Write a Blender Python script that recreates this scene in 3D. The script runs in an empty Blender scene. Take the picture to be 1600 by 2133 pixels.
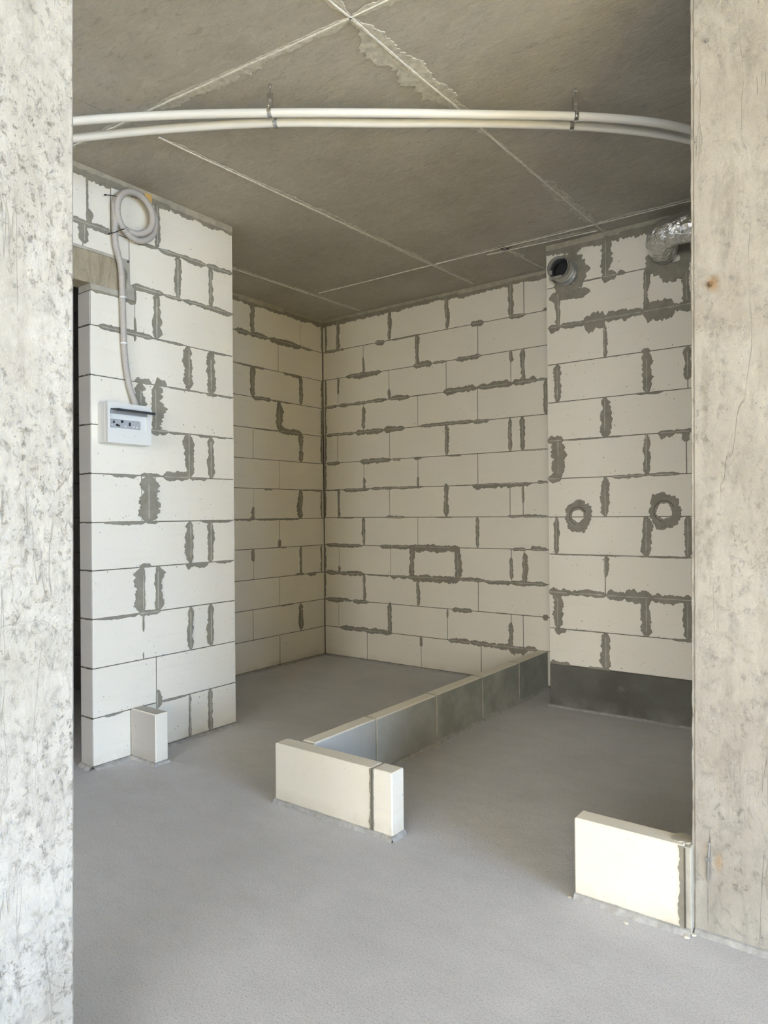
import bpy, bmesh, math, random
from mathutils import Vector, Matrix, noise
random.seed(7)
C=bpy.context.scene.collection
SC=bpy.context.scene
# ------------------------------------------------------------------ camera
cam_d=bpy.data.cameras.new('camera'); cam=bpy.data.objects.new('camera',cam_d); C.objects.link(cam)
cam_d.sensor_fit='HORIZONTAL'; cam_d.sensor_width=36.0; cam_d.lens=1465.224/1600*36.0
cam_d.clip_start=0.02; cam_d.clip_end=100
M=Matrix(((0.802162,0.008786,0.597041,0),(0.59704,0.00311,-0.802206,0),(-0.008904,0.999957,-0.002751,1.28256),(0,0,0,1)))
cam.matrix_world=M
SC.camera=cam
# ------------------------------------------------------------------ light
SC.view_settings.view_transform='Standard'; SC.view_settings.look='None'
SC.view_settings.exposure=0.05; SC.view_settings.gamma=1.0; SC.view_settings.use_curve_mapping=False
wd=bpy.data.worlds.new('sky'); SC.world=wd; wd.use_nodes=True
bg=wd.node_tree.nodes['Background']; bg.inputs[0].default_value=(0.62,0.74,1.0,1); bg.inputs[1].default_value=0.5
def area(name,loc,direction,sx,sy,power,col,spread=180):
    l=bpy.data.lights.new(name,'AREA'); l.shape='RECTANGLE'; l.size=sx; l.size_y=sy; l.energy=power; l.color=col; l.spread=math.radians(spread)
    o=bpy.data.objects.new(name,l); C.objects.link(o); o.location=loc
    o.rotation_euler=Vector(direction).to_track_quat('-Z','Z').to_euler(); return o
# open sky and sunlit ground outside the glazing on the right and behind the camera
area('sky_right',(9.5,-0.4,3.6),(-1,0,-0.25),10,6,3200,(0.46,0.67,1.0))
area('sky_back',(1.2,-9.6,3.6),(-0.1,1,-0.25),9,6,2250,(0.96,0.98,1.0))
# sunshine added as unseen warm fill, bouncing off the screed by the glazing
sl=bpy.data.lights.new('sun_fill','SUN'); sl.energy=68; sl.angle=math.radians(.6); sl.color=(1.0,0.78,0.24)
so=bpy.data.objects.new('sun_fill',sl); C.objects.link(so); so.rotation_euler=Vector((-.80,-.22,-.80)).to_track_quat('-Z','Y').to_euler()
ZK={'A':[0, 0.256, 0.508, 0.759, 1.006, 1.252, 1.502, 1.753, 2.005, 2.259, 2.517, 2.765, 3.057],'B':[0, 0.262, 0.51, 0.756, 1.005, 1.249, 1.502, 1.745, 1.996, 2.25, 2.503, 2.763, 3.057],'C':[0, 0.266, 0.515, 0.756, 1.008, 1.253, 1.503, 1.747, 2.003, 2.26, 2.508, 2.763, 3.057],'D':[0, 0.281, 0.516, 0.755, 1.007, 1.252, 1.506, 1.757, 2.01, 2.262, 2.507, 2.771, 3.057]}
HS={'A':[(11,1.891,2.096,0.0147,0.0196),(11,2.221,2.386,0.0053,0.0158),(11,2.386,2.719,0.0138,0.0221),(11,2.719,2.934,0.0175,0.0175),(10,2.221,2.415,0.0158,0.0184),(10,2.415,2.545,0.0082,0.0109),(10,2.545,2.931,0.0143,0.0172),(9,2.019,2.351,0.0205,0.0128),(9,2.351,2.556,0.0054,0.0081),(9,2.735,2.868,0.0029,0.0087),(8,2.231,2.333,0.0261,0.0052),(8,2.357,2.433,0.0374,0.0053),(8,2.433,2.711,0.0028,0.0055),(8,2.711,2.791,0.0057,0.0201),(8,2.791,2.922,0.0029,0.0088),(7,2.328,2.443,0.0106,0.0266),(7,2.443,2.604,0.0027,0.011),(7,2.639,2.862,0.0029,0.0115),(6,2.091,2.239,0.0025,0.0203),(6,2.262,2.39,0.0131,0.0053),(6,2.406,2.585,0.0326,0.019),(6,2.585,2.713,0.0028,0.014),(5,2.042,2.29,0.0025,0.0152),(5,2.29,2.372,0.0026,0.0131),(5,2.658,2.906,0.0029,0.0115),(4,2.249,2.321,0.0208,0.0026),(4,2.553,2.715,0.0028,0.0335),(4,2.766,2.903,0.0029,0.0116),(3,1.996,2.247,0.0025,0.0151),(3,2.247,2.383,0.0105,0.0157),(1,2.034,2.141,0.0025,0.0075),(1,2.378,2.556,0.0054,0.0081),(0,2.391,2.904,0.0112,0.0)],
'B':[(11,3.789,4.162,0.0236,0.0236),(11,4.162,4.558,0.0249,0.029),(11,4.558,4.696,0.0129,0.0172),(10,3.786,3.97,0.0039,0.0116),(10,3.986,4.109,0.004,0.0159),(10,4.334,4.543,0.0042,0.0251),(9,3.968,4.184,0.012,0.0239),(9,4.184,4.449,0.0041,0.0082),(8,3.98,4.265,0.004,0.008),(8,4.271,4.549,0.0333,0.0208),(6,4.098,4.192,0.0,0.0161),(6,4.555,4.822,0.0043,0.0129),(5,3.773,3.956,0.0039,0.0154),(5,3.935,3.988,0.0313,0.0078),(5,3.988,4.527,0.0041,0.0122),(3,4.454,4.57,0.0126,0.0042),(3,4.614,4.734,0.0086,0.0215),(4,4.288,4.357,0.0041,0.0082),(2,4.276,4.434,0.0041,0.0082)],
'C':[(11,-4.27,-4.03,0.013,0.0174),(11,-3.679,-3.581,0.0165,0.0248),(11,-3.524,-3.201,0.004,0.008),(11,-2.736,-2.621,0.0224,0.0224),(11,-2.412,-2.274,0.0144,0.018),(11,-2.129,-2.091,0.0211,0.0035),(10,-4.016,-3.614,0.0168,0.0294),(10,-3.285,-3.1,0.0276,0.0237),(10,-3.091,-2.977,0.0117,0.0117),(10,-2.882,-2.649,0.0151,0.0227),(9,-4.276,-4.12,0.0087,0.0174),(9,-4.115,-3.555,0.0168,0.0168),(9,-3.53,-3.322,0.0202,0.0202),(9,-3.322,-3.126,0.004,0.004),(9,-2.993,-2.685,0.0266,0.0266),(9,-2.685,-2.381,0.0295,0.0221),(9,-2.381,-2.183,0.0322,0.0215),(9,-2.183,-2.1,0.0106,0.007),(8,-4.261,-3.912,0.0129,0.0173),(8,-3.912,-3.594,0.0209,0.0251),(8,-3.594,-3.378,0.0244,0.0244),(8,-3.238,-2.705,0.0154,0.0154),(8,-2.726,-2.583,0.0112,0.0261),(7,-4.253,-4.087,0.013,0.0174),(7,-3.86,-3.521,0.0208,0.0249),(7,-3.505,-3.425,0.0122,0.0162),(7,-3.288,-3.212,0.004,0.0238),(7,-2.967,-2.829,0.0038,0.0115),(7,-2.323,-2.113,0.0071,0.0071),(6,-4.279,-4.084,0.0044,0.0087),(6,-4.056,-3.756,0.0085,0.0212),(6,-3.756,-3.186,0.0122,0.0122),(6,-2.902,-2.736,0.0038,0.0038),(6,-2.736,-2.502,0.0074,0.0334),(6,-2.518,-2.233,0.0072,0.0289),(6,-2.191,-2.108,0.0141,0.0071),(5,-4.143,-3.931,0.0043,0.0086),(5,-3.587,-3.377,0.0122,0.0081),(5,-3.091,-2.914,0.0039,0.0077),(5,-2.44,-2.11,0.0143,0.0072),(4,-4.273,-3.836,0.0129,0.0215),(4,-3.657,-3.321,0.0122,0.0244),(4,-3.355,-2.854,0.0196,0.0391),(4,-2.398,-2.28,0.0108,0.0144),(4,-2.249,-2.113,0.0283,0.0106),(3,-4.276,-3.818,0.0215,0.0215),(3,-3.796,-3.537,0.0041,0.0083),(3,-3.537,-3.367,0.0081,0.0243),(3,-3.367,-2.857,0.0235,0.0392),(3,-2.87,-2.625,0.0188,0.0113),(3,-2.634,-2.405,0.011,0.0257),(3,-2.421,-2.116,0.0179,0.0214),(2,-4.273,-3.972,0.0173,0.0217),(2,-3.956,-3.778,0.0127,0.0211),(2,-2.93,-2.746,0.019,0.0228),(2,-2.549,-2.447,0.0037,0.0037),(2,-2.155,-2.114,0.0176,0.0246),(1,-4.109,-3.522,0.0252,0.021),(1,-2.969,-2.766,0.0229,0.0191),(1,-2.775,-2.398,0.0259,0.0222),(1,-2.442,-2.276,0.0144,0.0506),(1,-2.296,-2.203,0.0214,0.0107)],
'D':[(11,-1.678,-1.549,0.0061,0.0031),(11,-1.543,-1.451,0.0424,0.0303),(11,-1.445,-1.395,0.0359,0.012),(11,-1.258,-1.069,0.0,0.0404),(10,-1.905,-1.824,0.0254,0.0317),(10,-1.824,-1.652,0.0156,0.0219),(10,-1.665,-1.521,0.049,0.0613),(10,-1.533,-1.28,0.0418,0.0239),(10,-1.424,-1.385,0.006,0.0538),(10,-1.292,-1.101,0.0523,0.0639),(10,-1.115,-0.996,0.0341,0.0341),(9,-1.303,-1.248,0.0176,0.0117),(8,-1.334,-1.178,0.0029,0.0117),(7,-1.919,-1.812,0.0318,0.0191),(7,-1.795,-1.413,0.0031,0.0061),(7,-1.208,-1.108,0.0115,0.0346),(7,-1.119,-1.011,0.0171,0.0114),(6,-1.918,-1.827,0.0318,0.0254),(6,-1.497,-1.29,0.0089,0.0179),(6,-1.304,-1.083,0.0116,0.0087),(4,-1.913,-1.421,0.0031,0.0062),(4,-1.362,-1.013,0.0058,0.0058),(3,-1.922,-1.766,0.0317,0.0253),(3,-1.779,-1.532,0.0247,0.0185),(3,-1.532,-1.414,0.0422,0.0241),(3,-1.429,-1.243,0.0414,0.0414),(3,-1.257,-1.013,0.0345,0.0345),(2,-1.881,-1.801,0.0032,0.038),(2,-1.801,-1.547,0.0031,0.0031),(2,-1.139,-1.018,0.0057,0.0086),(1,-1.917,-1.777,0.0253,0.0),(1,-1.658,-1.518,0.0153,0.0)]}
VS={'A':[(12,1.964,0,1,0.0052,0.0078),(12,1.967,0,0.3,0.0078,0.0313),(12,2.377,0,0.92,0.0156,0.0218),(11,1.942,0,1,0.031,0.0206),(11,2.513,0,1,0.0263,0.0263),(11,2.746,0,1,0.0144,0.0252),(10,2.231,-0.15,0.35,0.0029,0.0117),(10,2.37,0,1,0.0248,0.031),(9,2.585,0,1,0.0406,0.0271),(9,2.746,0,1,0.036,0.0324),(8,2.263,0.0,1,0.0356,0.0445),(8,2.357,0,1,0.0247,0.0771),(7,2.581,0,1,0.0405,0.0338),(7,2.741,0,1,0.0288,0.0252),(6,2.31,0,1,0.0666,0.0787),(5,2.586,0,1,0.0372,0.0237),(5,2.736,0,1,0.0287,0.0215),(4,2.273,0,1,0.0536,0.0119),(4,2.364,0,1,0.0186,0.0433),(3,2.582,0,1,0.0203,0.0203),(3,2.731,0,1,0.0286,0.0179),(2,2.354,-0.12,0.28,0.0062,0.0308),(2,2.27,1.0,1.15,0.003,0.003),(1,2.215,0.1,1,0.0116,0.0116),(1,2.573,0,1,0.0067,0.0101),(1,2.723,0,1,0.0178,0.0178),(3,2.271,0.6,1,0.0045,0.0045)],
'B':[(12,3.981,0,1,0.0317,0.0264),(10,3.974,0,1,0.0316,0.0263),(10,4.542,0.0,1,0.0245,0.0245),(9,4.272,0,1,0.0286,0.0457),(8,4.54,0,1,0.0306,0.0306),(6,3.976,0,0.4,0.0316,0.0105),(6,4.532,0,1,0.0428,0.0245),(5,4.268,0.0,0.28,0.0171,0.0171),(4,3.969,0.6,1,0.021,0.0105),(4,4.529,0,1,0.0183,0.0122),(2,4.521,0.05,0.95,0.0244,0.0305),(12,4.837,0,1,0.0198,0.0),(10,4.828,0,1,0.0198,0.0),(9,4.824,0,1,0.0198,0.0),(8,4.819,0,1,0.0197,0.0),(6,4.81,0,1,0.0197,0.0),(4,4.801,0,1,0.0196,0.0)],
'C':[(12,-4.11,0,1,0.0113,0.0283),(12,-3.531,0,1,0.0152,0.0253),(12,-2.958,0,1,0.018,0.0225),(12,-2.391,0,1,0.0278,0.0239),(11,-3.816,0,0.6,0.008,0.0134),(11,-3.247,0,1,0.0191,0.0239),(10,-4.108,0.4,1,0.0057,0.0198),(10,-3.538,0,0.35,0.0152,0.0152),(10,-2.397,0.65,1,0.0119,0.0239),(10,-2.294,0,1,0.0272,0.0195),(9,-3.818,0.1,0.85,0.0161,0.0268),(9,-2.114,0,1,0.0224,0.0149),(8,-2.971,0,1,0.0135,0.0271),(8,-2.407,0,1,0.016,0.016),(8,-2.304,0,1,0.0195,0.0195),(7,-3.82,0,0.4,0.0107,0.0214),(7,-3.249,0,0.35,0.0143,0.0096),(6,-4.113,0,1,0.0085,0.0198),(6,-2.978,0,1.08,0.0226,0.0271),(6,-2.306,0.4,1,0.0078,0.0078),(5,-3.823,0,1,0.0214,0.0134),(5,-2.694,0,1,0.0149,0.017),(4,-3.312,0,1,0.0339,0.029),(4,-2.873,0,1,0.0309,0.0309),(4,-2.407,0.1,0.75,0.0159,0.0159),(4,-2.3,0,0.9,0.0195,0.0234),(4,-4.113,0,0.25,0.0057,0.017),(3,-3.83,0,1,0.0107,0.0214),(3,-3.258,0,1,0.0191,0.0191),(2,-3.547,0,1.05,0.0254,0.0203),(2,-2.977,0.7,1,0.0068,0.009),(2,-2.413,0.0,0.75,0.0239,0.016),(1,-3.233,0.7,1,0.0095,0.019),(12,-4.253,0,1,0.0,0.0204),(10,-4.261,0,1,0.0,0.0204),(9,-4.265,0,1,0.0,0.0204),(8,-4.269,0,1,0.0,0.0204),(7,-4.273,0,1,0.0,0.0204),(6,-4.277,0,1,0.0,0.0204),(4,-4.286,0,1,0.0,0.0205),(3,-4.29,0,1,0.0,0.0205)],
'D':[(12,-1.517,0,1,0.0306,0.0428),(11,-1.836,0,1,0.0233,0.0166),(11,-1.271,0,1,0.0143,0.02),(11,-1.036,0,1,0.0241,0.0187),(10,-1.531,0,0.85,0.0092,0.0245),(9,-1.847,0,1,0.03,0.0267),(9,-1.271,0,1,0.0314,0.0343),(9,-1.035,0.2,1,0.0267,0.0294),(8,-1.532,0,1,0.0338,0.0399),(7,-1.846,0,1,0.0433,0.04),(7,-1.277,0,1,0.0229,0.0258),(7,-1.047,0.75,1,0.0188,0.0241),(6,-1.534,0,1,0.0307,0.0276),(5,-1.864,0,1,0.0167,0.0201),(5,-1.284,0,1,0.0315,0.0344),(5,-1.043,0,1,0.0268,0.0295),(4,-1.541,0.45,1,0.0092,0.0246),(3,-1.859,0,1,0.0367,0.0367),(3,-1.287,0,1,0.0287,0.0258),(3,-1.048,0,1,0.0295,0.0295),(2,-1.539,0,1,0.0307,0.0276)]}# ------------------------------------------------------------------ helpers
def lum(c): return (c[0],c[1],c[2],1)
def mat(name,base,rough=0.9,metal=0.0,spec=0.3):
    m=bpy.data.materials.new(name); m.use_nodes=True; nt=m.node_tree
    b=nt.nodes['Principled BSDF']; b.inputs['Base Color'].default_value=lum(base)
    b.inputs['Roughness'].default_value=rough; b.inputs['Metallic'].default_value=metal
    b.inputs['Specular IOR Level'].default_value=spec
    return m,nt,b
class N:
    def __init__(s,nt): s.nt=nt; s.pos=nt.nodes.new('ShaderNodeNewGeometry').outputs['Position']
    def map(s,scale,src=None,rot=(0,0,0),loc=(0,0,0)):
        n=s.nt.nodes.new('ShaderNodeMapping'); n.inputs['Scale'].default_value=scale; n.inputs['Rotation'].default_value=rot; n.inputs['Location'].default_value=loc
        s.nt.links.new(src or s.pos,n.inputs['Vector']); return n.outputs[0]
    def noise(s,scale,detail=4,rough=.6,vec=None,dist=0.0):
        n=s.nt.nodes.new('ShaderNodeTexNoise'); n.inputs['Scale'].default_value=scale; n.inputs['Detail'].default_value=detail; n.inputs['Roughness'].default_value=rough; n.inputs['Distortion'].default_value=dist
        s.nt.links.new(vec or s.pos,n.inputs['Vector']); return n.outputs['Fac']
    def voro(s,scale,vec=None,feature='F1'):
        n=s.nt.nodes.new('ShaderNodeTexVoronoi'); n.inputs['Scale'].default_value=scale; n.feature=feature
        s.nt.links.new(vec or s.pos,n.inputs['Vector']); return n.outputs['Distance']
    def ramp(s,fac,a,b,c0=0.0,c1=1.0):
        n=s.nt.nodes.new('ShaderNodeMapRange'); n.inputs['From Min'].default_value=a; n.inputs['From Max'].default_value=b
        n.inputs['To Min'].default_value=c0; n.inputs['To Max'].default_value=c1; s.nt.links.new(fac,n.inputs['Value']); return n.outputs[0]
    def mix(s,fac,a,b):
        n=s.nt.nodes.new('ShaderNodeMix'); n.data_type='RGBA'
        for sock,v in ((n.inputs[0],fac),(n.inputs[6],a),(n.inputs[7],b)):
            if isinstance(v,(int,float)): sock.default_value=v
            elif isinstance(v,tuple): sock.default_value=lum(v)
            else: s.nt.links.new(v,sock)
        return n.outputs[2]
    def math(s,op,a,b=0.0):
        n=s.nt.nodes.new('ShaderNodeMath'); n.operation=op
        for i,v in enumerate((a,b)):
            if isinstance(v,(int,float)): n.inputs[i].default_value=v
            else: s.nt.links.new(v,n.inputs[i])
        return n.outputs[0]
    def bump(s,b,h,strength,dist,prev=None):
        n=s.nt.nodes.new('ShaderNodeBump'); n.inputs['Strength'].default_value=strength; n.inputs['Distance'].default_value=dist
        s.nt.links.new(h,n.inputs['Height'])
        if prev: s.nt.links.new(prev,n.inputs['Normal'])
        s.nt.links.new(n.outputs[0],b.inputs['Normal']); return n.outputs[0]
    def col(s,b,c): s.nt.links.new(c,b.inputs['Base Color'])
    def rand(s): return s.nt.nodes.new('ShaderNodeObjectInfo').outputs['Random']
    def blob(s,x,y,z,rx,ry,rz,soft=.5,wob=.35,wscale=30):
        n=s.nt.nodes.new('ShaderNodeVectorMath'); n.operation='SUBTRACT'; s.nt.links.new(s.pos,n.inputs[0]); n.inputs[1].default_value=(x,y,z)
        d=s.nt.nodes.new('ShaderNodeVectorMath'); d.operation='DIVIDE'; s.nt.links.new(n.outputs[0],d.inputs[0]); d.inputs[1].default_value=(rx,ry,rz)
        l=s.nt.nodes.new('ShaderNodeVectorMath'); l.operation='LENGTH'; s.nt.links.new(d.outputs[0],l.inputs[0])
        v=s.math('ADD',l.outputs['Value'],s.math('MULTIPLY',s.math('SUBTRACT',s.noise(wscale),.5),wob*2))
        return s.ramp(v,1.0,1.0-soft)
# aerated concrete blocks
def aac(name,base,dark,coat=False):
    m,nt,b=mat(name,base,.93,0,.15); n=N(nt)
    v=n.ramp(n.noise(2.2,3),.35,.7); c=n.mix(n.math('MULTIPLY',v,.55),base,dark)
    r=n.ramp(n.rand(),0,1,0,.22); c=n.mix(r,c,tuple(x*.86 for x in base))
    st=n.ramp(n.noise(1,5,.6,n.map((2.5,2.5,42))),.58,.75,0,.16); c=n.mix(st,c,tuple(x*.72 for x in base))
    dust=n.ramp(n.noise(7,5,.7),.60,.8,0,.22); c=n.mix(dust,c,tuple(x*.78 for x in dark))
    pore=n.math('MULTIPLY',n.ramp(n.voro(85),.16,.06),n.ramp(n.noise(14,3),.42,.58)); c=n.mix(n.math('MULTIPLY',pore,.6),c,tuple(x*.45 for x in base))
    big=n.math('MULTIPLY',n.ramp(n.voro(17),.075,.045),n.ramp(n.noise(5,2),.5,.55)); c=n.mix(n.math('MULTIPLY',big,.6),c,tuple(x*.42 for x in base))
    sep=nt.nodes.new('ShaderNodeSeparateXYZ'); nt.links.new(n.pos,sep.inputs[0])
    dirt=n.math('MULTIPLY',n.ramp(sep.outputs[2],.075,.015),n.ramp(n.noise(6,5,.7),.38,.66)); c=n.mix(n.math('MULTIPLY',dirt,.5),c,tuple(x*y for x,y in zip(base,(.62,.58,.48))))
    n.col(b,c)
    h=n.bump(b,n.noise(160,3,.7),.35,.003); n.bump(b,n.math('SUBTRACT',n.noise(30,4),n.math('MULTIPLY',pore,.8)),.25,.004,h)
    return m
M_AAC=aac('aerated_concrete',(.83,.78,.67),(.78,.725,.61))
M_AAC_SHADED=aac('aerated_concrete_sawn_shaded',(.50,.475,.435),(.44,.415,.375))  # darker copy of the block: sawn and dusty, with shade put in
def mortar(name,base,var=.25,sc=18):
    m,nt,b=mat(name,base,.92,0,.2); n=N(nt)
    c=n.mix(n.ramp(n.noise(sc,5,.65),.35,.7),tuple(x*(1-var) for x in base),tuple(min(1,x*(1+var)) for x in base)); n.col(b,c)
    n.bump(b,n.noise(120,4,.7),.5,.004); return m
M_MORT=mortar('mortar_dark',(.115,.10,.078))
M_SMEAR=mortar('mortar_smeared',(.285,.262,.208),.14)
M_BEAD=mortar('mortar_bead',(.46,.43,.355),.15)
M_BAND=mortar('mortar_band',(.43,.39,.305),.16)
M_BED=mortar('mortar_bed',(.42,.41,.385),.2,30)
M_FIN=mortar('laitance_ridge',(.78,.75,.67),.18,40)
M_PATCH=mortar('laitance_patch',(.555,.525,.45),.24,34)
# coated block
def coated():
    m,nt,b=mat('dark_primer',(.13,.125,.105),.8,0,.3); n=N(nt)
    c=n.mix(n.ramp(n.noise(3,4),.35,.65),(.10,.095,.078),(.15,.146,.122))
    c=n.mix(n.ramp(n.noise(9,6,.75),.60,.78,0,.5),c,(.30,.285,.24)); 
    sep=nt.nodes.new('ShaderNodeSeparateXYZ'); nt.links.new(n.pos,sep.inputs[0])
    low=n.math('MULTIPLY',n.ramp(sep.outputs[2],.09,.0),n.ramp(n.noise(5,5,.7),.40,.7)); c=n.mix(n.math('MULTIPLY',low,.7),c,(.34,.325,.28))
    n.col(b,c); n.bump(b,n.noise(60,4),.3,.004); return m
M_COAT=coated()
def coat2():
    m,nt,b=mat('grey_primer',(.36,.37,.33),.85,0,.25); n=N(nt)
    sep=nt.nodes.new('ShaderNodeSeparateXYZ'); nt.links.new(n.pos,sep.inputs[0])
    g=n.ramp(sep.outputs[1],2.3,3.4)  # lighter near end: falling daylight put into the primer colour
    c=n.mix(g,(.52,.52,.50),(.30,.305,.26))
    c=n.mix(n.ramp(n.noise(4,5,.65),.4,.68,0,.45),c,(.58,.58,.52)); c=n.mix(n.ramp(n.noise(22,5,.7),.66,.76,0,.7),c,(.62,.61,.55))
    n.col(b,c); n.bump(b,n.noise(60,4),.2,.003); return m
M_COAT2=coat2()
def floor_mat():
    m,nt,b=mat('cement_screed',(.52,.50,.46),.9,0,.25); n=N(nt)
    c=n.mix(n.ramp(n.noise(1.3,5,.6),.35,.68),(.66,.645,.645),(.77,.755,.755))
    c=n.mix(n.ramp(n.noise(4.5,6,.7,n.map((1,2.2,1),rot=(0,0,.5))),.45,.75,0,.35),c,(.54,.52,.49))
    sp=n.noise(170,4,.8); c=n.mix(n.ramp(sp,.52,.66,0,.6),c,(.84,.83,.80)); c=n.mix(n.ramp(sp,.47,.33,0,.7),c,(.38,.365,.335))
    c=n.mix(n.math('MULTIPLY',n.ramp(n.voro(9),.05,.03),.5),c,(.68,.66,.62))
    n.col(b,c)
    h=n.bump(b,n.noise(150,4,.85),1.0,.006); n.bump(b,n.noise(14,5,.6),.3,.014,h); return m
M_FLOOR=floor_mat()
def ceil_mat():
    m,nt,b=mat('ceiling_concrete',(.27,.245,.2),.88,0,.2); n=N(nt)
    wv=n.map((1,2.6,1),rot=(0,0,.75))
    c=n.mix(n.ramp(n.noise(1.6,6,.65),.33,.68),(.43,.395,.33),(.56,.52,.445))
    c=n.mix(n.ramp(n.noise(9,7,.8,wv,.8),.50,.68,0,.6),c,(.64,.60,.52)); c=n.mix(n.ramp(n.noise(13,7,.8,wv,1.0),.47,.33,0,.75),c,(.33,.30,.245))
    c=n.mix(n.ramp(n.rand(),0,1,0,.22),c,(.37,.345,.29))
    n.col(b,c); c2=n.ramp(n.noise(60,5,.75,wv,.5),.60,.72,0,.45); c=n.mix(c2,c,(.70,.66,.57)); n.col(b,c)
    h=n.bump(b,n.noise(30,7,.8,n.map((1,1.8,1),rot=(0,0,.7)),.5),.7,.010); return m
M_CEIL=ceil_mat()
def pillar_mat(name,base,lite,pit,stains=False,left=False):
    m,nt,b=mat(name,base,.9,0,.25); n=N(nt)
    vv=n.map((1.6,1.6,.8))
    c=n.mix(n.ramp(n.noise(3.2,7,.7,vv,.5),.38,.64),base,lite)
    v2=n.map((6,6,1.3)); c=n.mix(n.ramp(n.noise(3.0,6,.75,v2,.3),.50,.70,0,.7),c,tuple(x*.74 for x in base))
    reg=n.ramp(n.noise(4.5,4,.65),.38,.60)
    pt=n.math('MULTIPLY',n.ramp(n.noise(48 if left else 34,8,.85,n.map((1,1,.75)),.2),.54 if left else .565,.63 if left else .67),reg)
    c=n.mix(n.math('MULTIPLY',pt,.85 if left else .6),c,pit)
    fl=n.ramp(n.noise(34,8,.85,n.map((1,1,.7),loc=(3,1,2)),.4),.57,.66,0,.6); c=n.mix(fl,c,tuple(min(.9,x*1.22) for x in lite))
    # fine cracks and board marks: thin contour lines of a stretched noise
    cr=n.math('ABSOLUTE',n.math('SUBTRACT',n.noise(1.6,4,.6,n.map((3.5,3.5,.35),loc=(7,2,1)),.4),.5)); cr=n.math('MULTIPLY',n.ramp(cr,.006,.0015),n.ramp(n.noise(3,3),.42,.6)); c=n.mix(n.math('MULTIPLY',cr,.45 if left else .22),c,pit)
    cr2=n.math('ABSOLUTE',n.math('SUBTRACT',n.noise(1.3,3,.6,n.map((1.2,1.2,2.2),loc=(1,9,4)),.8),.5)); cr2=n.math('MULTIPLY',n.ramp(cr2,.004,.001),n.ramp(n.noise(2.4,3),.48,.6)); c=n.mix(n.math('MULTIPLY',cr2,.3 if left else .0),c,pit)
    pores=n.ramp(n.voro(55),.12,.06,0,.7); c=n.mix(n.math('MULTIPLY',pores,n.ramp(n.noise(9,2),.45,.6)),c,tuple(x*.7 for x in pit))
    if stains:
        c=n.mix(n.math('MULTIPLY',n.blob(-.462,2.28,1.966,.028,.3,.034,.9),.75),c,(.36,.20,.06)); c=n.mix(n.math('MULTIPLY',n.blob(-.472,2.28,1.962,.010,.3,.010,.5),.8),c,(.13,.08,.03))
        c=n.mix(n.math('MULTIPLY',n.blob(-.462,2.28,.232,.017,.3,.042,.9),.6),c,(.45,.27,.11))
        c=n.mix(n.math('MULTIPLY',n.blob(-.492,2.28,.205,.012,.3,.060,.7),.75),c,(.16,.15,.135)); c=n.mix(n.math('MULTIPLY',n.blob(-.494,2.28,.10,.004,.3,.085,.7),.6),c,(.24,.23,.21))
        c=n.mix(n.math('MULTIPLY',n.blob(-.487,2.28,.27,.004,.3,.06,.7),.8),c,(.14,.12,.10))
        c=n.mix(n.math('MULTIPLY',n.blob(-.488,2.28,1.62,.012,.3,.22,.9),.45),c,(.30,.26,.20)); c=n.mix(n.math('MULTIPLY',n.blob(-.475,2.28,2.70,.007,.3,.012,.7),.6),c,(.30,.25,.25))
    n.col(b,c)
    h=n.bump(b,n.noise(90,6,.85),.7,.005); h=n.bump(b,n.noise(18,7,.8,vv,.25),.5,.016,h); n.bump(b,n.math('SUBTRACT',fl,n.math('ADD',pt,cr)),.6,.005,h); return m
M_PR=pillar_mat('cast_concrete_right',(.44,.40,.335),(.55,.515,.445),(.24,.21,.165),stains=True)
M_PL=pillar_mat('cast_concrete_left',(.56,.53,.465),(.70,.675,.615),(.22,.19,.15),left=True)
M_LINT=pillar_mat('lintel_concrete',(.40,.335,.225),(.52,.455,.33),(.22,.16,.09))
M_PLAIN,_,_=mat('plaster_shell',(.78,.73,.64),.9)
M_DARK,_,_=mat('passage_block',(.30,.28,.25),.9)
def plast(name,c,r=.4,metal=0,spec=.5): return mat(name,c,r,metal,spec)[0]
M_WPL=plast('white_plastic',(.76,.75,.71),.35); M_PIPE=plast('white_pipe',(.80,.78,.72),.38); M_HOSE=plast('grey_corrugated_plastic',(.47,.43,.385),.5)
M_BLK=plast('black_plastic',(.015,.015,.017),.35); M_GRY=plast('grey_plastic',(.42,.43,.44),.4); M_SMOKE=plast('smoked_plastic',(.045,.05,.055),.15)
M_LIDIN=plast('lid_inside',(.30,.31,.33),.3)
M_ZINC=plast('zinc_steel',(.72,.72,.72),.14,1.0); M_STEEL=plast('galvanised_steel',(.55,.55,.53),.38,.9); M_TIE=M_BLK
M_BORE=plast('duct_bore',(.02,.02,.02),.8)
def foil():
    m,nt,b=mat('aluminium_foil',(.78,.78,.78),.24,1.0,.5); n=N(nt)
    h=n.bump(b,n.noise(22,4,.6,None,1.2),.9,.012); n.bump(b,n.voro(38),.7,.006,h); return m
M_FOIL=foil()

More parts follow.
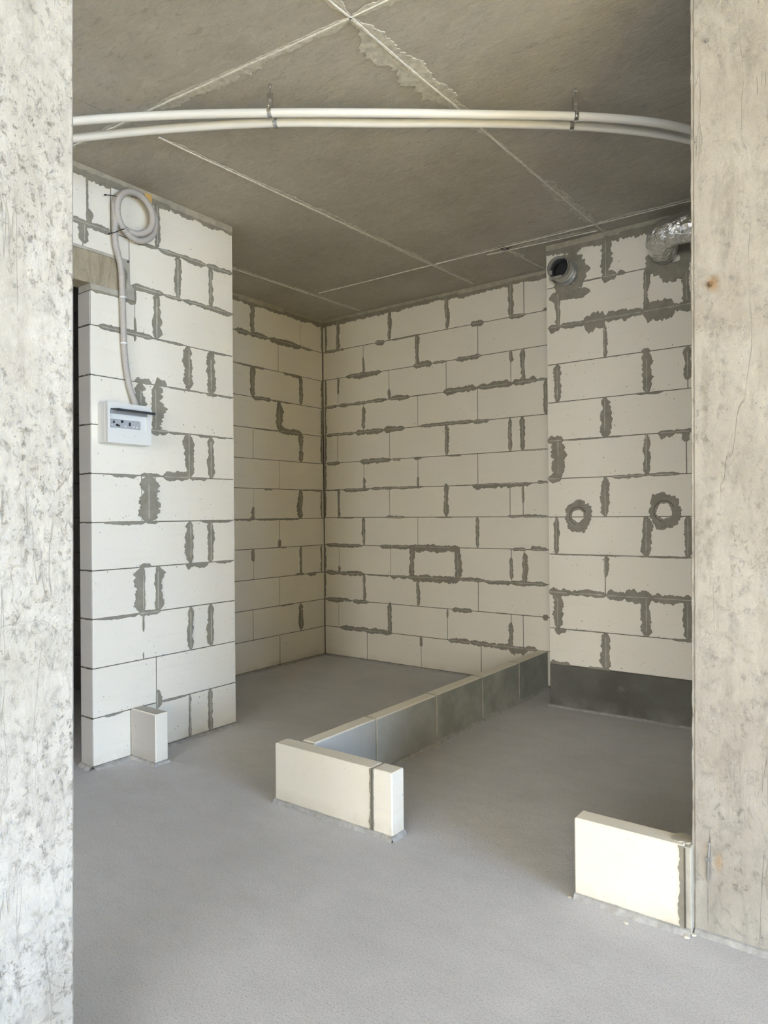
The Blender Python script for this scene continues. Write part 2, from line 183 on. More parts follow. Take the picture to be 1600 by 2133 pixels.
def obj(name,bm,mt,parent=None,smooth=False):
    me=bpy.data.meshes.new(name); bm.normal_update(); bm.to_mesh(me); bm.free()
    for x in (mt if isinstance(mt,(list,tuple)) else [mt]): me.materials.append(x)
    if smooth:
        for p_ in me.polygons: p_.use_smooth=True
    o=bpy.data.objects.new(name,me); C.objects.link(o)
    if parent: o.parent=parent
    return o
def tag(o,label=None,cat=None,group=None,kind=None):
    for k,v in (('label',label),('category',cat),('group',group),('kind',kind)):
        if v: o[k]=v
    return o
def empty(name,loc,**k):
    o=bpy.data.objects.new(name,None); C.objects.link(o); o.location=loc; o.empty_display_size=.05; return tag(o,**k)
def box(bm,x0,x1,y0,y1,z0,z1,ch=0.0,mi=0):
    """box with chamfered edges"""
    vs=[]
    if ch<=0:
        v=[bm.verts.new((x,y,z)) for x in (x0,x1) for y in (y0,y1) for z in (z0,z1)]
        fs=[(0,1,3,2),(4,6,7,5),(0,4,5,1),(2,3,7,6),(0,2,6,4),(1,5,7,3)]
        for f in fs: bm.faces.new([v[i] for i in f]).material_index=mi
        return
    b2=bmesh.new(); box(b2,x0,x1,y0,y1,z0,z1)
    bmesh.ops.bevel(b2,geom=list(b2.edges),offset=ch,segments=1,affect='EDGES')
    mp={v:bm.verts.new(v.co) for v in b2.verts}
    for f in b2.faces: bm.faces.new([mp[v] for v in f.verts]).material_index=mi
    b2.free()
def tube(bm,pts,r,seg=12,cap=True,rad=None,up=None):
    pts=[Vector(p) for p in pts]; rings=[]; prev=None
    for i,p in enumerate(pts):
        t=(pts[min(i+1,len(pts)-1)]-pts[max(i-1,0)]).normalized()
        if prev is None:
            a=Vector((0,0,1)) if abs(t.z)<.9 else Vector((1,0,0)); u=(a-t*a.dot(t)).normalized()
        else: u=(prev-t*prev.dot(t)).normalized()
        prev=u; w=t.cross(u); rr=rad[i] if rad else r
        rings.append([bm.verts.new(p+(u*math.cos(2*math.pi*k/seg)+w*math.sin(2*math.pi*k/seg))*rr) for k in range(seg)])
    for a,b in zip(rings,rings[1:]):
        for k in range(seg): bm.faces.new((a[k],a[(k+1)%seg],b[(k+1)%seg],b[k]))
    if cap: bm.faces.new(rings[0][::-1]); bm.faces.new(rings[-1])
    return rings
def smoothpath(pts,n=8):
    P=[Vector(p) for p in pts]; out=[]
    for i in range(len(P)-1):
        a=P[max(i-1,0)];b=P[i];c=P[i+1];d=P[min(i+2,len(P)-1)]
        for k in range(n):
            t=k/n; out.append(.5*((2*b)+(c-a)*t+(2*a-5*b+4*c-d)*t*t+(3*b-a-3*c+d)*t**3))
    out.append(P[-1]); return out

# wall frames: (u,v,w) -> world ; u along wall, v height, w outward from the face into the room
XA,XB,YC,YD,YE,H=-3.319,-4.286,4.84,4.412,2.27,3.057
FR={'A':lambda u,v,w:(XA+w,u,v),'B':lambda u,v,w:(XB+w,u,v),'C':lambda u,v,w:(u,YC-w,v),'D':lambda u,v,w:(u,YD-w,v)}
def wbox(bm,w,u0,u1,v0,v1,w0,w1,ch=0,mi=0):
    a=FR[w](u0,v0,w0); b=FR[w](u1,v1,w1)
    box(bm,min(a[0],b[0]),max(a[0],b[0]),min(a[1],b[1]),max(a[1],b[1]),min(a[2],b[2]),max(a[2],b[2]),ch,mi)

def nz(x,s,seed): return noise.noise(Vector((x*s,seed*7.13,seed*1.7)))
def jag(x,seed):
    v=.70+.42*nz(x,10,seed)+.30*nz(x,34,seed+5)+.22*nz(x,80,seed+9)+.06*nz(x,200,seed+11)
    return max(.06,v)
def strip(bm,P,lo,hi,th,mi=0):
    """P(s,o,w)->world; raised ragged strip. lo,hi: lists of (s,offset)"""
    tl=[bm.verts.new(P(s,o,th)) for s,o in hi]; bl=[bm.verts.new(P(s,o,th)) for s,o in lo]
    te=[bm.verts.new(P(s,o+.0016,-.0012)) for s,o in hi]; be=[bm.verts.new(P(s,o-.0016,-.0012)) for s,o in lo]
    n=len(tl)
    for i in range(n-1):
        for a,b in ((tl,bl),(te,tl),(bl,be)):
            bm.faces.new((a[i],a[i+1],b[i+1],b[i])).material_index=mi
    for i in (0,n-1): bm.faces.new((te[i],tl[i],bl[i],be[i])).material_index=mi
def smear(P,s0,s1,up,dn,parent,seed,bead=True,mt=None,name='mortar_smear',th=None,step=.0042,taper=True):
    bm=bmesh.new(); n=max(6,int((s1-s0)/step)); hi=[];lo=[]
    for i in range(n+1):
        s=s0+(s1-s0)*i/n; e=min(1,(i+.4)/ (n*.10+2),(n-i+.4)/(n*.10+2)) if taper else 1
        e=e**.6
        hi.append((s,max(.0012,up*e*jag(s,seed)*1.2))); lo.append((s,-max(.0012,dn*e*jag(s+31,seed+3)*1.2)))
    th=th or random.uniform(.0022,.0048); strip(bm,P,lo,hi,th)
    if bead and min(up,dn)>.006 and (s1-s0)>.08:
        a=s0+(s1-s0)*random.uniform(0,.15); b=s1-(s1-s0)*random.uniform(0,.2); m=max(6,int((b-a)/.012)); h2=[];l2=[]
        for i in range(m+1):
            s=a+(b-a)*i/m; c=.002*nz(s,9,seed+20); w_=.0016+.0022*max(0,nz(s,24,seed+21)+.4)
            h2.append((s,c+w_)); l2.append((s,c-w_))
        strip(bm,P,l2,h2,th+.0016,1)
    bm.normal_update(); bmesh.ops.recalc_face_normals(bm,faces=bm.faces)
    return obj(name,bm,[mt or M_SMEAR,M_BEAD],parent)
def flecks(w,u0,u1,v0,v1,n,parent,seed):
    """splashes of mortar round the joints: too small to pick apart, one part"""
    rnd=random.Random(seed); bm=bmesh.new(); f=FR[w]
    for _ in range(n):
        k=rnd.randrange(1,12); row=ZK[w][k]; 
        if rnd.random()<.6: u=rnd.uniform(u0,u1); v=row+rnd.choice((-1,1))*abs(rnd.gauss(0,.02))
        else: u=rnd.uniform(u0,u1); v=rnd.uniform(v0,v1)
        if not(v0<v<v1): continue
        r=rnd.uniform(.0012,.0045); a=rnd.random()*3; el=rnd.uniform(.4,1)
        ring=[]
        for i in range(6):
            t=i*math.pi/3; rr=r*rnd.uniform(.6,1.3); x=math.cos(t)*rr; y=math.sin(t)*rr*el
            ring.append(bm.verts.new(f(u+x*math.cos(a)-y*math.sin(a),v+x*math.sin(a)+y*math.cos(a),.0003)))
        top=bm.verts.new(f(u,v,.0022))
        for i in range(6): bm.faces.new((ring[i],ring[(i+1)%6],top))
    bmesh.ops.recalc_face_normals(bm,faces=bm.faces)
    return tag(obj('mortar_splash',bm,M_SMEAR,parent),kind='stuff')
G=.0022   # half a thin joint
def blocks(w,rows,parent,u_lo,u_hi,depth,top_gap=.034,skip=(),mt=None,lo_of=None):
    for r,js in rows.items():
        z0,z1=ZK[w][r-1],ZK[w][r]
        if r==12: z1=H-top_gap
        if r==1: z0=.012
        lo=(lo_of or {}).get(r,u_lo); us=[lo]+[j for j in js if j>lo]+[u_hi]
        for a,b in zip(us,us[1:]):
            bm=bmesh.new(); pr=random.uniform(-.0012,.0008)
            wbox(bm,w,a+(G if a!=lo else 0),b-(G if b!=u_hi else 0),z0+G,z1-G,-depth,pr,.0022)
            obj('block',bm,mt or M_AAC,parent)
def wall_smears(w,parent,ulim,band=(None,None)):
    sd={'A':1,'B':2,'C':3,'D':4}[w]*100
    f=FR[w]
    for i,(k,a,b,up,dn) in enumerate(HS[w]):
        z=ZK[w][k]
        if k==0: continue
        a,b=max(a,ulim[0]),min(b,ulim[1])
        smear(lambda s,o,t,z=z:f(s,z+o,t),a,b,up,dn,parent,sd+i)
    for i,(r,u,t0,t1,wl,wr) in enumerate(VS[w]):
        z0=ZK[w][r-1]; z1=ZK[w][r] if r<12 else H-.03; d=z1-z0
        if u+wr<ulim[0] or u-wl>ulim[1]: continue
        wl=min(wl,(u-ulim[0])/1.5) if wl else .001; wr=min(wr,(ulim[1]-u)/1.5) if wr else .001
        smear(lambda s,o,t,u=u:f(u+o,s,t),z0+d*t0,z0+d*t1,max(.001,wr),max(.001,wl),parent,sd+50+i)
    # top bedding band against the slab and its ragged lower edge
    bm=bmesh.new(); wbox(bm,w,band[0],band[1],H-.038,H,-.05,.003,.001); obj('mortar_band',bm,M_BAND,parent)
    L=band[1]-band[0]; n=max(1,int(L/.45)); 
    for i in range(n):
        a=band[0]+L*i/n; b=band[0]+L*(i+1)/n
        smear(lambda s,o,t:f(s,H-.036+o,t),a,b,.012,random.uniform(.018,.034)*(1.5 if w=='D' else 1),parent,sd+80+i,False,taper=False)
def bed(name,parent,P,s0,s1,wd,ht,seed,mt=None):
    """ragged fillet of mortar along the foot of a wall. P(s,o,h)"""
    bm=bmesh.new(); n=max(4,int((s1-s0)/.012)); A=[];B=[];Cc=[];D=[]
    for i in range(n+1):
        s=s0+(s1-s0)*i/n; j=.75+.35*nz(s,9,seed)+.22*nz(s,27,seed+2)+.12*nz(s,71,seed+3); w_=wd*max(.35,j); h_=ht*(.9+.2*nz(s,13,seed+4))
        A.append(bm.verts.new(P(s,-.004,h_))); B.append(bm.verts.new(P(s,w_*.45,h_*.75))); Cc.append(bm.verts.new(P(s,w_,.0005))); D.append(bm.verts.new(P(s,w_+.002,-.003)))
    for i in range(n):
        for a,b in ((A,B),(B,Cc),(Cc,D)): bm.faces.new((a[i],a[i+1],b[i+1],b[i]))
    bmesh.ops.recalc_face_normals(bm,faces=bm.faces)
    return obj(name,bm,mt or M_BED,parent)

# ------------------------------------------------------------------ structure
bm=bmesh.new(); box(bm,-6.2,4.8,-4.9,5.2,-.15,0); fl=tag(obj('floor',bm,M_FLOOR),kind='structure')
# ceiling: slab and the fields left by the formwork boards
bm=bmesh.new(); box(bm,-6.2,4.8,-4.9,5.2,H+.012,H+.2); ce=tag(obj('ceiling',bm,M_CEIL),kind='structure')
xl=[lambda y:-6.2,lambda y:-5.0+.03*(y-2),lambda y:-3.871+(y-3.414)*.0466,lambda y:-2.797+(y-2.016)*.044,lambda y:-1.579+(y-1.947)*.0222,lambda y:-.36+(y-2)*.01,lambda y:.86,lambda y:2.06,lambda y:3.3,lambda y:4.8]
yl=[lambda x:-4.9,lambda x:-3.2,lambda x:-1.6,lambda x:-.4+(x+1.6)*.05,lambda x:1.947+(x+1.579)*(.1 if x>-2.7 else .085),lambda x:4.21+(x+3.765)*.0214,lambda x:5.2]
def cross(fx,fy):
    x=fx(2.0)
    for _ in range(8): y=fy(x); x=fx(y)
    return x,fy(x)
for i in range(len(xl)-1):
    for j in range(len(yl)-1):
        q=[cross(xl[i],yl[j]),cross(xl[i+1],yl[j]),cross(xl[i+1],yl[j+1]),cross(xl[i],yl[j+1])]
        bm=bmesh.new(); dz=random.uniform(-.0015,.0015); g=.0015
        cx=sum(p[0] for p in q)/4; cy=sum(p[1] for p in q)/4
        lo=[bm.verts.new((x+(g if x<cx else -g),y+(g if y<cy else -g),H+dz)) for x,y in q]; hi=[bm.verts.new((v.co.x,v.co.y,H+.013)) for v in lo]
        bm.faces.new(lo[::-1]); bm.faces.new(hi)
        for k in range(4): bm.faces.new((lo[k],lo[(k+1)%4],hi[(k+1)%4],hi[k]))
        bmesh.ops.recalc_face_normals(bm,faces=bm.faces); obj('panel',bm,M_CEIL,ce)
def ceil_line(a,b,patches,seed,fin=.0032):
    a=Vector((a[0],a[1],0)); b=Vector((b[0],b[1],0)); d=(b-a); L=d.length; d/=L; nrm=Vector((-d.y,d.x,0))
    P=lambda s,o,t:tuple(a+d*s+nrm*(o+.004*nz(s,2.5,seed+70)))[:2]+(H-.0018-t,)
    smear(P,0,L,fin*1.15,fin*1.15,ce,seed,False,M_FIN,'seam_ridge',.0045,.009,False)
    for i,(s0,s1,up,dn) in enumerate(patches):
        smear(P,s0*L,s1*L,up,dn,ce,seed+10+i,False,M_PATCH,'laitance_patch',.0012+.0004*i,.006)
# seams measured on the slab: long seams run with y, cross seams with x
ceil_line((-3.3,1.80),(-2.62,1.86),[(0,1,.02,.02)],601)
ceil_line((-2.62,1.86),(-1.575,1.947),[(0,.3,.05,.02),(.25,.62,.055,.012),(.55,1,.03,.012)],602)
ceil_line((-1.575,1.947),(-.36,2.03),[(0,.4,.03,.02)],603,.002)
ceil_line((-1.62,.6),(-1.579,1.947),[(.4,1,.02,.03)],604)
ceil_line((-1.579,1.947),(-1.526,4.337),[(0,.42,.075,.03),(.02,.3,.02,.05),(.45,.7,.018,.014),(.66,.96,.05,.045)],605,.004)
ceil_line((-1.526,4.337),(-1.523,4.41),[(0,1,.01,.02)],606)
ceil_line((-2.797,2.016),(-2.676,4.77),[(.02,.3,.012,.022),(.22,.55,.018,.04),(.45,.8,.03,.03),(.7,1,.02,.03)],607)
ceil_line((-3.89,2.95),(-3.808,4.8),[(.2,.7,.02,.03),(.6,1,.03,.03)],608,.002)
ceil_line((-3.765,4.21),(-2.6,4.235),[(.2,.5,.01,.01)],609,.002)
ceil_line((-2.6,4.235),(-.9,4.272),[(.05,.35,.03,.03),(.3,.6,.015,.02),(.62,1,.02,.03)],610,.0025)
ceil_line((-2.16,4.2),(-2.10,4.83),[(0,.5,.03,.03)],611,.002)
ceil_line((-2.3,4.30),(-1.55,4.36),[(.1,.9,.012,.05)],612,.0016)
# wall_left with its block courses, doorway jamb and lintel
T=.113
wa=tag(empty('wall_left',(XA,1.979,0)),kind='structure'); wa.location=(0,0,0)
def core(w,pieces,parent,mt=None):
    for (u0,u1,v0,v1,d) in pieces:
        bm=bmesh.new(); wbox(bm,w,u0,u1,v0,v1,-d+.004,-.0045); obj('mortar_core',bm,mt or M_MORT,parent)
def mono(name,w,pieces,d):
    bm=bmesh.new()
    for (u0,u1,v0,v1) in pieces: wbox(bm,w,u0,u1,v0,v1,-d+.004,-.0045)
    return tag(obj(name,bm,M_MORT),kind='structure')
bpy.data.objects.remove(wa)
wa=mono('wall_left','A',[(1.983,2.915,0,2.43),(1.10,2.915,2.64,H-.002),(2.16,2.915,2.43,2.64)],T)
rowsA={12:(1.45,1.964,2.099,2.377),11:(1.40,1.942,2.204,2.513,2.746),10:(2.37,),9:(2.585,2.746),8:(2.263,2.357),7:(2.581,2.741),6:(2.27,2.356),5:(2.586,2.736),4:(2.273,2.364),3:(2.582,2.731),2:(2.354,),1:(2.193,2.352,2.573,2.723)}
blocks('A',{k:v for k,v in rowsA.items() if k not in (10,11)},wa,1.979,2.919,T,lo_of={12:1.10})
for a,b,z0,z1 in ((1.10,1.40,2.645,2.765),(1.40,1.942,2.645,2.765),(1.942,2.204,2.645,2.765),(2.204,2.513,2.517,2.765),(2.513,2.746,2.517,2.765),(2.746,2.919,2.517,2.765),(1.979,2.2345,2.259,2.436),(2.2345,2.37,2.259,2.517),(2.37,2.919,2.259,2.517)):
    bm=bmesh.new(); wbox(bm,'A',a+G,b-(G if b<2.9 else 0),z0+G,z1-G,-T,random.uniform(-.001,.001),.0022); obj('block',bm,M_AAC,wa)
bm=bmesh.new(); wbox(bm,'A',1.10,2.150,2.470,2.632,-T-.01,-.002,.002); obj('lintel',bm,M_LINT,wa)
bm=bmesh.new(); wbox(bm,'A',1.979,2.2345,2.436,2.470,-T,.0015,.001); obj('mortar_band',bm,M_BEAD,wa)
bm=bmesh.new(); wbox(bm,'A',1.10,2.19,2.632,2.647,-T,.0015,.001); obj('mortar_band',bm,M_BEAD,wa)
bm=bmesh.new(); wbox(bm,'A',2.150,2.203,2.470,2.632,-T,.0005,.001); obj('mortar_band',bm,M_BEAD,wa)
bm=bmesh.new(); wbox(bm,'A',2.203,2.2345,2.436,2.517,-T,.0002,.001); obj('mortar_band',bm,M_BEAD,wa)
smear(lambda s,o,t:FR['A'](2.165+o,s,t),2.475,2.60,.02,.016,wa,41,False)
smear(lambda s,o,t:FR['A'](s,2.437+o,t),1.985,2.15,.004,.008,wa,42,False)
smear(lambda s,o,t:FR['A'](s,2.43+o,t),2.17,2.236,.004,.018,wa,43,False)
smear(lambda s,o,t:FR['A'](2.236+o,s,t),2.42,2.50,.006,.004,wa,44,False)
bm=bmesh.new(); wbox(bm,'A',2.30,2.345,3.00,3.045,-.02,.0042,.001); tag(obj('foam_patch',bm,plast('orange_foam',(.62,.40,.14),.9),wa),label='small orange foam patch')
wall_smears('A',wa,(1.979,2.919),(1.10,2.919))
smear(lambda s,o,t:FR['A'](s,2.765+o,t),1.5,2.10,.018,.024,wa,47)
smear(lambda s,o,t:FR['A'](1.948+o,s,t),2.66,2.765,.02,.032,wa,48)
smear(lambda s,o,t:FR['A'](1.964+o,s,t),2.775,3.02,.006,.006,wa,49)
flecks('A',1.99,2.91,.05,2.95,260,wa,5)
# jamb mortar ridges on the sawn reveal
for k in range(1,10):
    z=ZK['A'][k]; bm=bmesh.new(); tube(bm,[(XA-.005-i*.0175,1.9785+random.uniform(-.001,.0005),z+random.uniform(-.004,.003)) for i in range(7)],.0035,6); obj('mortar_ridge',bm,M_MORT,wa)
for k in range(1,10):   # sawn end faces of the jamb, shade put into their darker colour
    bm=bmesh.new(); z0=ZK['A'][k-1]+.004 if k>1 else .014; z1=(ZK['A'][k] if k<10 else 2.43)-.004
    box(bm,XA-T+.003,XA-.003,1.9745,1.9795,z0,z1,.0015); obj('block_end',bm,M_AAC_SHADED,wa)
bm=bmesh.new(); box(bm,XA-T+.003,XA-.003,1.9745,1.9795,2.263,2.43,.0015); obj('block_end',bm,M_AAC_SHADED,wa)
# alcove wall
wb=mono('wall_alcove','B',[(2.82,4.846,0,H-.002)],.12)
blocks('B',{12:(3.404,3.981,4.551),11:(3.70,4.274),10:(3.40,3.974,4.542),9:(3.70,4.272),8:(3.40,3.978,4.54),7:(3.70,4.276),6:(3.40,3.976,4.532),5:(3.70,4.268),4:(3.40,3.969,4.529),3:(3.70,4.266),2:(3.40,3.962,4.521),1:(3.70,4.264)},wb,2.82,4.835,.12)
wall_smears('B',wb,(2.92,4.838),(2.82,4.84))
flecks('B',3.7,4.82,.1,2.95,110,wb,6)
# back wall
wc=mono('wall_back','C',[(-4.40,-1.80,0,H-.002)],.12)
blocks('C',{12:(-4.11,-3.531,-2.958,-2.383,-2.285),11:(-3.816,-3.247,-2.677),10:(-4.108,-3.538,-2.969,-2.397,-2.294),9:(-3.818,-3.246,-2.684),8:(-4.12,-3.538,-2.971,-2.407,-2.304),7:(-3.82,-3.249,-2.687),6:(-4.113,-3.543,-2.978,-2.413,-2.306),5:(-3.823,-3.256,-2.694),4:(-4.113,-3.537,-3.312,-2.873,-2.407,-2.3),3:(-3.83,-3.258,-2.694),2:(-4.121,-3.547,-2.977,-2.413,-2.314),1:(-3.798,-3.233,-2.672)},wc,-4.283,-1.85,.12)
wall_smears('C',wc,(-4.285,-1.92),(-4.285,-1.9))
flecks('C',-4.25,-2.13,.1,2.95,240,wc,7)
# right wall: projects in front of the back wall
wr_=mono('wall_right','D',[(-1.914,4.6,0,H-.002)],.42)
rD={12:(-1.517,-.94),11:(-1.836,-1.271,-1.04),10:(-1.531,-.95),9:(-1.841,-1.271,-1.035),8:(-1.532,-.95),7:(-1.846,-1.283,-1.047),6:(-1.534,-.95),5:(-1.862,-1.288,-1.049),4:(-1.541,-.95),3:(-1.852,-1.287,-1.051),2:(-1.539,-.95)}
rD={k:v+tuple(v[-1]+.575*i for i in range(1,7)) for k,v in rD.items()}
rD={k:tuple(x for x in v if x<2.6) for k,v in rD.items()}
blocks('D',rD,wr_,-1.918,4.6,.43)
for a,b in ((-1.918,-.9),(-.9,.9),(.9,4.6)):
    bm=bmesh.new(); wbox(bm,'D',a+(0 if a<-1.9 else G),b-G,.0,.281-G,-.43,.0005,.003); tag(obj('block',bm,M_COAT,wr_),label='dark primed bottom block')
wall_smears('D',wr_,(-1.918,-.80),(-1.918,1.0))
flecks('D',-1.9,-1.0,.3,2.95,230,wr_,8)
def ring_smear(w,u,v,ri,ro,seed,parent):
    bm=bmesh.new(); f=FR[w]; n=90; th=.0045; R=[[],[],[],[]]
    for i in range(n):
        t=2*math.pi*i/n; c,s=math.cos(t),math.sin(t)
        o_=ro*(1+.22*noise.noise(Vector((c*1.6,s*1.6,seed)))+.14*noise.noise(Vector((c*7,s*7,seed)))+.09*noise.noise(Vector((c*22,s*22,seed))))
        i_=ri*(1+.25*noise.noise(Vector((c*1.5,s*1.5,seed+9)))+.12*noise.noise(Vector((c*8,s*8,seed+9))))
        for a,(rr,h) in zip(R,((i_-.002,-.001),(i_,th),(o_,th),(o_+.002,-.001))): a.append(bm.verts.new(f(u+c*rr,v+s*rr*1.08,h)))
    for a,b in zip(R,R[1:]):
        for i in range(n): bm.faces.new((a[i],a[(i+1)%n],b[(i+1)%n],b[i]))
    bmesh.ops.recalc_face_normals(bm,faces=bm.faces); return obj('mortar_smear',bm,M_SMEAR,parent)
ring_smear('D',-1.715,1.258,.040,.092,3.3,wr_); ring_smear('D',-1.176,1.285,.045,.098,8.1,wr_)
for (cx,cz,r0,r1) in ((-1.715,1.258,.055,3.5),(-1.176,1.285,.060,8.2)):   # cut line of the plugs
    bm=bmesh.new(); tube(bm,[FR['D'](cx+math.cos(t*.21)*r0,cz+math.sin(t*.21)*r0*1.05,.0042) for t in range(2,22)],.0022,5); obj('mortar_ridge',bm,M_MORT,wr_)
ring_smear('D',-1.755,2.835,.055,.125,5.5,wr_)
ring_smear('D',-1.12,2.80,.05,.135,12.5,wr_)
smear(lambda s,o,t:FR['D'](s,2.70+o,t),-1.90,-1.62,.03,.03,wr_,444,False)
# foot beds
bed('mortar_bed',wa,lambda s,o,h:(XA+o,s,h),1.975,2.92,.040,.014,11)
bed('mortar_bed',wa,lambda s,o,h:(s,1.975-o,h),XA-T,XA,.03,.02,12)
bed('mortar_bed',wb,lambda s,o,h:(XB+o,s,h),3.0,4.835,.035,.012,13)
bed('mortar_bed',wc,lambda s,o,h:(s,YC-o,h),-4.28,-2.19,.03,.012,14)
bed('mortar_bed',wr_,lambda s,o,h:(s,YD-o,h),-1.93,-.3,.035,.012,15)
# walls that close the near room, the dark passage behind the doorway, and the return of wall_left
def shell(name,x0,x1,y0,y1,z0,z1,mt):
    bm=bmesh.new(); box(bm,x0,x1,y0,y1,z0,z1); return tag(obj(name,bm,mt),kind='structure')
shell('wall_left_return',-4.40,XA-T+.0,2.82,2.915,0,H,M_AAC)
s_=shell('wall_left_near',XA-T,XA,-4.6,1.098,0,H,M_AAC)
pb=tag(obj('wall_passage',(lambda b:(box(b,-6.1,-4.402,2.83,2.95,0,H),b)[1])(bmesh.new()),M_MORT),kind='structure')
for k in range(12):
    for q in range(3):
        bm=bmesh.new(); a=-6.1+q*.575+(.28 if k%2 else 0); box(bm,a+G,min(a+.575,-4.402)-G,2.822,2.86,k*.2548+G,(k+1)*.2548-G,.002); obj('block',bm,M_DARK,pb)
shell('wall_passage_side',-6.2,-6.1,-3.6,2.95,0,H,M_DARK)
shell('wall_passage_end',-6.1,XA-T,-.1,0,0,H,M_DARK)
shell('wall_bathroom_right',.35,.45,2.53,4.41,0,H,M_AAC)  # unseen closing wall, put in to bounce light into the alcove
# wall_window_right / wall_window_back with openings
bm=bmesh.new()
box(bm,4.6,4.78,-4.9,-3.3,0,H); box(bm,4.6,4.78,2.25,5.2,0,H); box(bm,4.6,4.78,-3.3,2.25,2.80,H); box(bm,4.6,4.78,-3.3,2.25,0,.10)
tag(obj('wall_window_right',bm,M_PLAIN),kind='structure')
bm=bmesh.new()
box(bm,-6.2,-1.4,-4.78,-4.6,0,H); box(bm,3.8,4.6,-4.78,-4.6,0,H); box(bm,-1.4,3.8,-4.78,-4.6,2.80,H); box(bm,-1.4,3.8,-4.78,-4.6,0,.10)
tag(obj('wall_window_back',bm,M_PLAIN),kind='structure')
for nm,ax in (('window_1',0),('window_2',1)):
    bm=bmesh.new()
    Lw=5.55 if ax==0 else 5.2
    for t0,t1,z0,z1 in ((0,.06,.10,2.80),(Lw/2-.03,Lw/2+.03,.10,2.80),(Lw-.06,Lw,.10,2.80),(0,Lw,.10,.16),(0,Lw,2.74,2.80)):
        if ax==0: box(bm,4.67,4.72,-3.3+t0,-3.3+t1,z0,z1,.004)
        else: box(bm,-1.4+t0,-1.4+t1,-4.72,-4.67,z0,z1,.004)
    tag(obj(nm,bm,M_WPL),kind='structure')

# ------------------------------------------------------------------ pillars
e=empty('concrete_pillar',(-.534,YE+.014,0),label='tall rough cream concrete pillar at the right with rust stains',cat='pillar')
def rel(o,root): o.location=tuple(-x for x in root.location); return o
def cast(x0,x1,y0,y1,mt,root,lean=(0,0)):
    bm=bmesh.new(); box(bm,x0,x1,y0,y1,0,H,.006)
    for v in bm.verts: v.co.x+=lean[0]*v.co.z/H; v.co.y+=lean[1]*v.co.z/H
    return rel(obj('shaft',bm,mt,root),root)
cast(-.535,4.6,YE+.014,YE+.26,M_PR,e,(.023,0))
rel(bed('mortar_bed',e,lambda s,o,h:(s,YE+.014-o,h),-.53,.2,.028,.02,21),e)
# ragged cast edge
bm=bmesh.new(); pts=[]
for i in range(160):
    z=.01+i*(H-.02)/159; pts.append((-.534+.023*z/H-.0015-.002*abs(nz(z,14,77)),YE+.018,z))
tube(bm,pts,.004,6,rad=[.0035+.003*max(-.6,nz(p[2],22,78)) for p in pts]); rel(obj('edge_ridge',bm,M_PR,e),e)
bm=bmesh.new(); tube(bm,[(-.492,YE+.012,.17),(-.490,YE+.009,.22),(-.487,YE+.011,.285)],.003,6); tube(bm,[(-.497,YE+.012,.232),(-.482,YE+.007,.236)],.006,7); rel(tag(obj('tie_wire',bm,M_STEEL,e),label='rusting stub of steel tie wire'),e)
bm=bmesh.new(); tube(bm,[(-.470,YE+.012,1.964),(-.466,YE+.006,1.968)],.006,7); rel(obj('tie_wire',bm,plast('rusty_steel',(.22,.13,.06),.8),e),e)
bm=bmesh.new(); tube(bm,[(-.470,YE+.013,2.697),(-.469,YE+.007,2.698)],.005,7); rel(obj('tie_wire',bm,M_STEEL,e),e)
e=empty('concrete_pillar',(-1.65,.3,0),label='tall pale grey-mottled concrete pillar at the left edge, nearest the camera',cat='pillar')
cast(-1.82,-1.5,.25,.843,M_PL,e,(0,.022))

# ------------------------------------------------------------------ low block walls
def chip_block(x0,x1,y0,y1,z0,z1,root,mats=M_AAC,name='block',coatx=False,seed=0):
    bm=bmesh.new(); box(bm,x0,x1,y0,y1,z0,z1,.0045)
    if coatx:
        for f in bm.faces:
            f.normal_update()
            if f.normal.x>.9: f.material_index=1
    return rel(obj(name,bm,mats,root),root)
r=empty('low_block_wall',(-2.15,2.35,0),label='long low wall of five blocks running back to the rear wall, grey primed on its right side',cat='low wall')
ys=[2.315,2.763,3.318,3.848,4.358,4.836]
bm=bmesh.new(); box(bm,-2.187,-2.119,2.31,4.836,0,.266); rel(obj('mortar_core',bm,M_BEAD,r),r)
for i in range(5):
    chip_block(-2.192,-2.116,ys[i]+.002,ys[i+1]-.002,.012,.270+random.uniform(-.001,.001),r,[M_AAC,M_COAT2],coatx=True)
for i,y in enumerate(ys[1:5]):
    rel(smear(lambda s,o,t:(s,y+o,.2705+t*.3),-2.189,-2.119,.004,.006,r,900+i,False,M_BEAD,taper=False),r)
    bm=bmesh.new(); tube(bm,[(-2.1155,y+.001*math.sin(k),.27-.018*k) for k in range(15)],.0018,5); rel(obj('mortar_ridge',bm,M_BEAD,r),r)
rel(bed('mortar_bed',r,lambda s,o,h:(-2.118+o,s,h),2.33,4.83,.030,.016,31),r)
rel(bed('mortar_bed',r,lambda s,o,h:(-2.190-o,s,h),2.33,4.83,.02,.01,32),r)
r=empty('low_block_wall',(-1.95,2.27,0),label='short low white wall of one long and one narrow block across the front end of the long low wall',cat='low wall')
chip_block(-2.278,-1.736,2.228,2.310,.014,.264,r); chip_block(-1.726,-1.631,2.228,2.310,.014,.264,r)
bm=bmesh.new(); box(bm,-1.738,-1.724,2.231,2.307,.012,.262); rel(obj('mortar_core',bm,M_BEAD,r),r)
rel(smear(lambda s,o,t:(-1.731+o,2.228-t,s),.016,.262,.010,.013,r,951,False,M_SMEAR,taper=False),r)
bm=bmesh.new(); tube(bm,[(-1.729,2.2245,.02+.02*k) for k in range(13)],.002,5); rel(obj('mortar_ridge',bm,M_MORT,r),r)
rel(bed('mortar_bed',r,lambda s,o,h:(s,2.229-o,h),-2.28,-1.625,.022,.022,33),r)
rel(bed('mortar_bed',r,lambda s,o,h:(-1.632+o,s,h),2.215,2.31,.02,.02,34),r)
